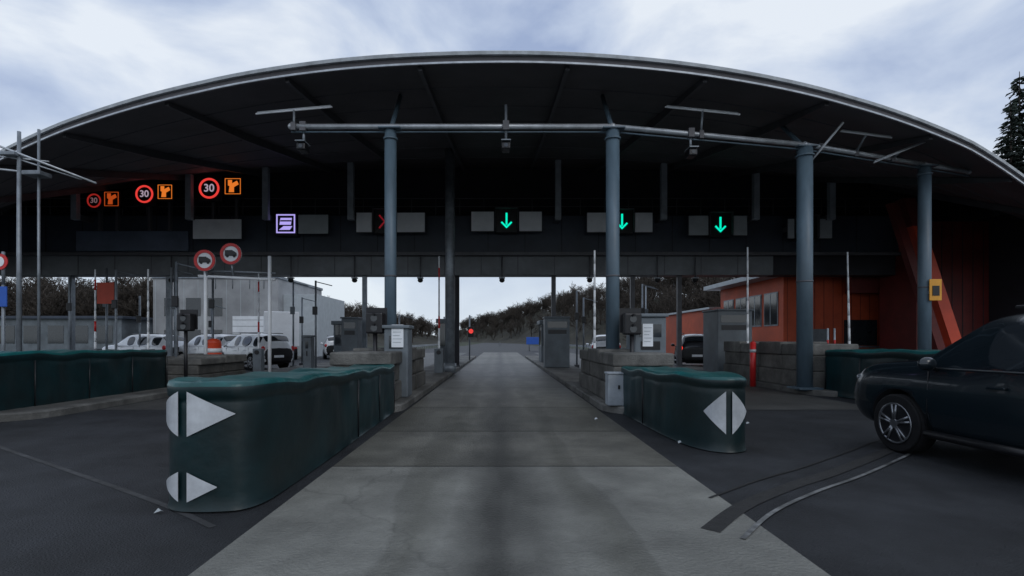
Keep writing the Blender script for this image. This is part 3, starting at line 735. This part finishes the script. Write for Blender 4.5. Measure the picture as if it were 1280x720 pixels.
        rod('window_trim',(sd*(W*.972),-2.0,st[3][3]+.005),(sd*(W*.972),1.0,st[9][3]+.015),.010,M['rimm'],g,6)
        rod('side_sill',(sd*(W-.02),-1.0,.33),(sd*(W-.02),1.0,.33),.05,M['black'],g,8)
        if kind=='suv': rod('roof_rail',(sd*.62,-1.7,1.84),(sd*.62,.2,1.86),.02,M['black'],g,8)
    box('number_plate',-.26,.26,st[0][0]-.012,st[0][0]+.05,.62,.74,M['panel'],g,.004)
    box('number_plate',-.26,.26,st[-1][0]-.05,st[-1][0]+.012,.48,.6,M['panel'],g,.004)
    box('grille',-.42,.42,st[-1][0]-.06,st[-1][0]+.006,.62,.72,M['black'],g,.01)
    return g
def paint(name,c,r=.22): 
    m=mat(name,c,r,3,.08,metal=.2,dirt=.15); m.node_tree.nodes['Principled BSDF'].inputs['Coat Weight'].default_value=.6; return m
pd=paint('paint_dark_teal',(0.007,0.013,0.018)); pw=paint('paint_white',(.8,.82,.84),.35); pb=paint('paint_black',(.012,.012,.014)); ps=paint('paint_silver',(.3,.32,.34))
car('dark_suv',(6.30,5.45,0),math.radians(3),pd)
car('white_suv',(-13.0,27,0),math.radians(55),pw)
car('white_car',(-20.8,30.0,0),math.radians(75),pw,'suv')
car('white_car',(-16.6,29.5,0),math.radians(62),pw,'suv')
car('white_car',(6.9,34,0),math.radians(-8),pw,'suv')
car('black_car',(10.95,29,0),math.radians(-16),pb,'suv',True)
car('silver_car',(-24.5,70,0),math.radians(0),ps,'suv')
car('white_suv',(-13.5,42,0),math.radians(20),pw,'suv')
# delivery lorry in the left lanes
g=group('white_lorry',(-17.6,41,0),math.radians(25),local=True)
box('cargo_body',-1.2,1.2,-3.6,1.6,1.0,3.6,M['panel'],g,.05); box('chassis',-1.0,1.0,-3.5,3.6,.55,.98,M['black'],g,.03)
prism_pts=[(1.75,.6),(3.7,.6),(3.75,1.5),(3.35,2.6),(1.75,2.75)]
vs=[(-1.1,y,z) for y,z in prism_pts]+[(1.1,y,z) for y,z in prism_pts]; n=5
mo('cab',vs,[tuple(range(n))[::-1],tuple(range(n,2*n))]+[(i,(i+1)%n,n+(i+1)%n,n+i) for i in range(n)],M['panel'],g)
mo('windscreen',[(-1.0,3.735,1.6),(1.0,3.735,1.6),(1.0,3.40,2.52),(-1.0,3.40,2.52)],[(0,1,2,3)],M['glass'],g)
for sd in(-1,1):
    box('side_window',min(sd*1.10,sd*1.115),max(sd*1.10,sd*1.115),2.1,3.2,1.6,2.4,M['glass'],g)
    for y in(-2.4,2.7): rod('wheel',(sd*.8,y,.48),(sd*1.12,y,.48),.48,M['tyre'],g,24); rod('hub',(sd*1.12,y,.48),(sd*1.14,y,.48),.22,M['rimm'],g,16)
    box('tail_lamp',min(sd*.8,sd*1.05),max(sd*.8,sd*1.05),-3.64,-3.605,.85,.97,M['red'],g)

# ---------------------------------------------------------------- vegetation
def bare_tree(seed,h):
    rnd=random.Random(seed); vs=[];fs=[]
    def seg(p,q,r0,r1,n=3):
        d=(q-p).normalized(); a=Vector((0,0,1)) if abs(d.z)<.9 else Vector((1,0,0)); u=d.cross(a).normalized(); w=d.cross(u); k=len(vs)
        for P,r in((p,r0),(q,r1)):
            for i in range(n): t=2*math.pi*i/n; vs.append(P+u*(r*math.cos(t))+w*(r*math.sin(t)))
        for i in range(n): fs.append((k+i,k+(i+1)%n,k+n+(i+1)%n,k+n+i))
    def grow(p,d,L,r,lv):
        n=3 if lv<3 else 2; q=p
        for i in range(n):
            d=(d+Vector((rnd.gauss(0,.14),rnd.gauss(0,.14),rnd.gauss(.05,.08)))).normalized()
            q2=q+d*(L/n); seg(q,q2,r*(1-.25*i/n),r*(1-.25*(i+1)/n),5 if lv==0 else 3); q=q2
            if lv<4:
                for _ in range(1 if lv==0 and i==0 else 2):
                    ax=Vector((rnd.gauss(0,1),rnd.gauss(0,1),rnd.gauss(0.2,.4))).normalized()
                    grow(q,(d*.75+ax*.75).normalized(),L*rnd.uniform(.45,.68),max(r*.5,.03),lv+1)
    grow(Vector((0,0,0)),Vector((0,0,1)),h*.42,h*.017,0)
    me=bpy.data.meshes.new('bare_tree'); me.from_pydata([tuple(v) for v in vs],[],fs); me.materials.append(M['bark']); return me
TM=[bare_tree(i,10) for i in range(4)]
dt=group('distant_trees',(0,150,0))
def plant(x,y,z,s):
    o=bpy.data.objects.new('bare_tree_part',random.choice(TM)); COL.objects.link(o); adopt(o,dt)
    o.location=(x,y,z); o.scale=(s*random.uniform(.9,1.2),s*random.uniform(.9,1.2),s); o.rotation_euler=(0,0,random.uniform(0,6.28))
def hill(name,cpts,w,res=2.5):
    xs=[c[0] for c in cpts];ys=[c[1] for c in cpts]
    x0,x1=min(xs)-w*2,max(xs)+w*2; y0,y1=min(ys)-w*1.6,max(ys)+w*1.6
    nx=int((x1-x0)/res);ny=int((y1-y0)/(res*1.5))
    def hz(x,y):
        best=0
        for (ax,ay,ah),(bx,by,bh) in zip(cpts[:-1],cpts[1:]):
            dx,dy=bx-ax,by-ay; t=max(0,min(1,((x-ax)*dx+(y-ay)*dy)/(dx*dx+dy*dy)))
            d=math.hypot(x-ax-dx*t,y-ay-dy*t); best=max(best,(ah+(bh-ah)*t)*math.exp(-(d/w)**2*1.5))
        return best
    vs=[];fs=[]
    for j in range(ny+1):
        for i in range(nx+1):
            x=x0+(x1-x0)*i/nx;y=y0+(y1-y0)*j/ny; h=hz(x,y); vs.append((x,y,h*(1+.25*noise.noise(Vector((x*.11,y*.11,0))))-.35+ (0.8*noise.noise(Vector((x*.4,y*.4,3))) if h>1 else 0)))
    for j in range(ny):
        for i in range(nx): a=j*(nx+1)+i; fs.append((a,a+1,a+nx+2,a+nx+1))
    mo(name,vs,fs,M['brush'],None,smooth=True); return hz
hr=hill('hill',[(75,75,12),(46,120,12),(38,170,14),(25,260,16),(5,340,14),(-30,400,9)],16)
hl=hill('hill',[(-75,70,5),(-48,110,5),(-42,180,5.5),(-37,260,4.5)],12)
for _ in range(500):
    t=random.random()**0.8; P=[(75,75),(46,120),(38,170),(25,260),(5,340),(-30,400)]
    k=t*5; i=min(int(k),4); f=k-i; x=P[i][0]*(1-f)+P[i+1][0]*f+random.gauss(0,8); y=P[i][1]*(1-f)+P[i+1][1]*f+random.gauss(0,8)
    plant(x,y,hr(x,y)-.5,random.uniform(.8,1.25))
for _ in range(300):
    t=random.random(); P=[(-75,70),(-48,110),(-42,180),(-37,260)]
    k=t*3; i=min(int(k),2); f=k-i; x=P[i][0]*(1-f)+P[i+1][0]*f+random.gauss(0,6); y=P[i][1]*(1-f)+P[i+1][1]*f+random.gauss(0,7)
    plant(x,y,hl(x,y)-.5,random.uniform(.6,1.05))
for _ in range(130): plant(random.uniform(-75,-31),random.uniform(60,80),0,random.uniform(.75,1.15))
for _ in range(70): plant(random.uniform(20,45),random.uniform(52,75),0,random.uniform(.75,1.15))
def fir(seed,h):
    rnd=random.Random(seed); vs=[];fs=[];mi=[]
    n=8
    for k in range(2):
        for i in range(n): t=2*math.pi*i/n; r=h*.014 if k==0 else .02; vs.append(Vector((r*math.cos(t),r*math.sin(t),h*k)))
    for i in range(n): fs.append((i,(i+1)%n,n+(i+1)%n,n+i)); mi.append(0)
    z=h*.1
    while z<h*.99:
        f=1-z/h; R=h*.20*f**.85+.12
        for b in range(int(7+6*f)):
            a=rnd.uniform(0,6.28); L=R*rnd.uniform(.65,1.15); dr=rnd.uniform(-.35,.05)
            d=Vector((math.cos(a),math.sin(a),dr)); side=Vector((-math.sin(a),math.cos(a),0))
            m=max(3,int(L/.26))
            for q in range(m):
                s=(q+rnd.random()*.6)/m; c=Vector((0,0,z))+d*(L*s)+Vector((0,0,-.12*L*s*s+rnd.gauss(0,.05))); wd=(.18+.5*(1-s))*min(1,L*.5)
                for sd in(-1,1):
                    tip=c+side*(sd*wd*rnd.uniform(.7,1.3))+d*(.28)+Vector((0,0,-.22*rnd.random()))
                    k=len(vs); vs.extend([c,c+d*.22+Vector((0,0,-.05)),tip,c-Vector((0,0,.15*rnd.random()))-d*.05]); fs.append((k,k+1,k+2,k+3)); mi.append(1)
        z+=.26+.12*f
    me=bpy.data.meshes.new('fir'); me.from_pydata([tuple(v) for v in vs],[],fs); me.materials.append(M['bark']); me.materials.append(M['needle'])
    for i,k in enumerate(mi): me.polygons[i].material_index=k
    return me
FM=[fir(3,20),fir(9,20)]
for x,y,s in((39.4,39.5,1.0),(41.6,41,1.15),(44,40,1.2),(38.2,41,.84),(50,46,1.2)):
    o=bpy.data.objects.new('fir_tree',FM[int(x)%2]); COL.objects.link(o); o.location=(x,y,0); o.scale=(s,s,s); o.rotation_euler=(0,0,x)

# ---------------------------------------------------------------- world, sun, camera
w=bpy.data.worlds.new('World'); S.world=w; w.use_nodes=True
N=w.node_tree.nodes;L=w.node_tree.links; bg=N['Background']; bg.inputs['Strength'].default_value=0.1
sky=N.new('ShaderNodeTexSky'); sky.sky_type='NISHITA'; sky.sun_disc=False; sky.sun_elevation=math.radians(35); sky.sun_rotation=math.radians(150)
tc=N.new('ShaderNodeTexCoord'); mp=N.new('ShaderNodeMapping'); mp.inputs['Scale'].default_value=(1,1,1.9); L.new(tc.outputs['Generated'],mp.inputs[0])
n=N.new('ShaderNodeTexNoise'); n.inputs['Scale'].default_value=3.0; n.inputs['Detail'].default_value=9; n.inputs['Roughness'].default_value=.52; n.inputs['Distortion'].default_value=.3; L.new(mp.outputs[0],n.inputs['Vector'])
r=N.new('ShaderNodeValToRGB'); e=r.color_ramp.elements; e[0].position=.34; e[0].color=(3.6,4.5,6.6,1); e[1].position=.60; e[1].color=(8.4,9.0,9.8,1); k=e.new(.46); k.color=(5.6,6.5,8.2,1)
L.new(n.outputs['Fac'],r.inputs[0])
mx=N.new('ShaderNodeMixRGB'); mx.inputs[0].default_value=.92; L.new(sky.outputs[0],mx.inputs[1]); L.new(r.outputs[0],mx.inputs[2])
sz=N.new('ShaderNodeSeparateXYZ'); L.new(tc.outputs['Generated'],sz.inputs[0])
mr=N.new('ShaderNodeMapRange'); mr.inputs['From Min'].default_value=0.0; mr.inputs['From Max'].default_value=.32; mr.inputs['To Min'].default_value=.75; mr.inputs['To Max'].default_value=0; L.new(sz.outputs['Z'],mr.inputs['Value'])
m3=N.new('ShaderNodeMixRGB'); L.new(mr.outputs[0],m3.inputs[0]); L.new(mx.outputs[0],m3.inputs[1]); m3.inputs[2].default_value=(7.6,8.4,9.0,1)
L.new(m3.outputs[0],bg.inputs['Color'])
sl=bpy.data.lights.new('sun','SUN'); sl.energy=0.5; sl.angle=math.radians(25); sl.color=(1,.97,.92)
so=bpy.data.objects.new('sun',sl); COL.objects.link(so)
el,az=math.radians(35),math.radians(150)
sd=Vector((math.sin(az)*math.cos(el),math.cos(az)*math.cos(el),math.sin(el))); so.rotation_euler=sd.to_track_quat('Z','Y').to_euler(); so.location=(0,-20,40)
cd=bpy.data.cameras.new('camera'); cd.sensor_width=36; cd.lens=18; cd.shift_x=0.0117; cd.shift_y=0.0508; cd.clip_end=3000; cd.clip_start=.05
co=bpy.data.objects.new('camera',cd); COL.objects.link(co); co.location=(0,0,1.5); co.rotation_euler=(math.pi/2,0,0); S.camera=co
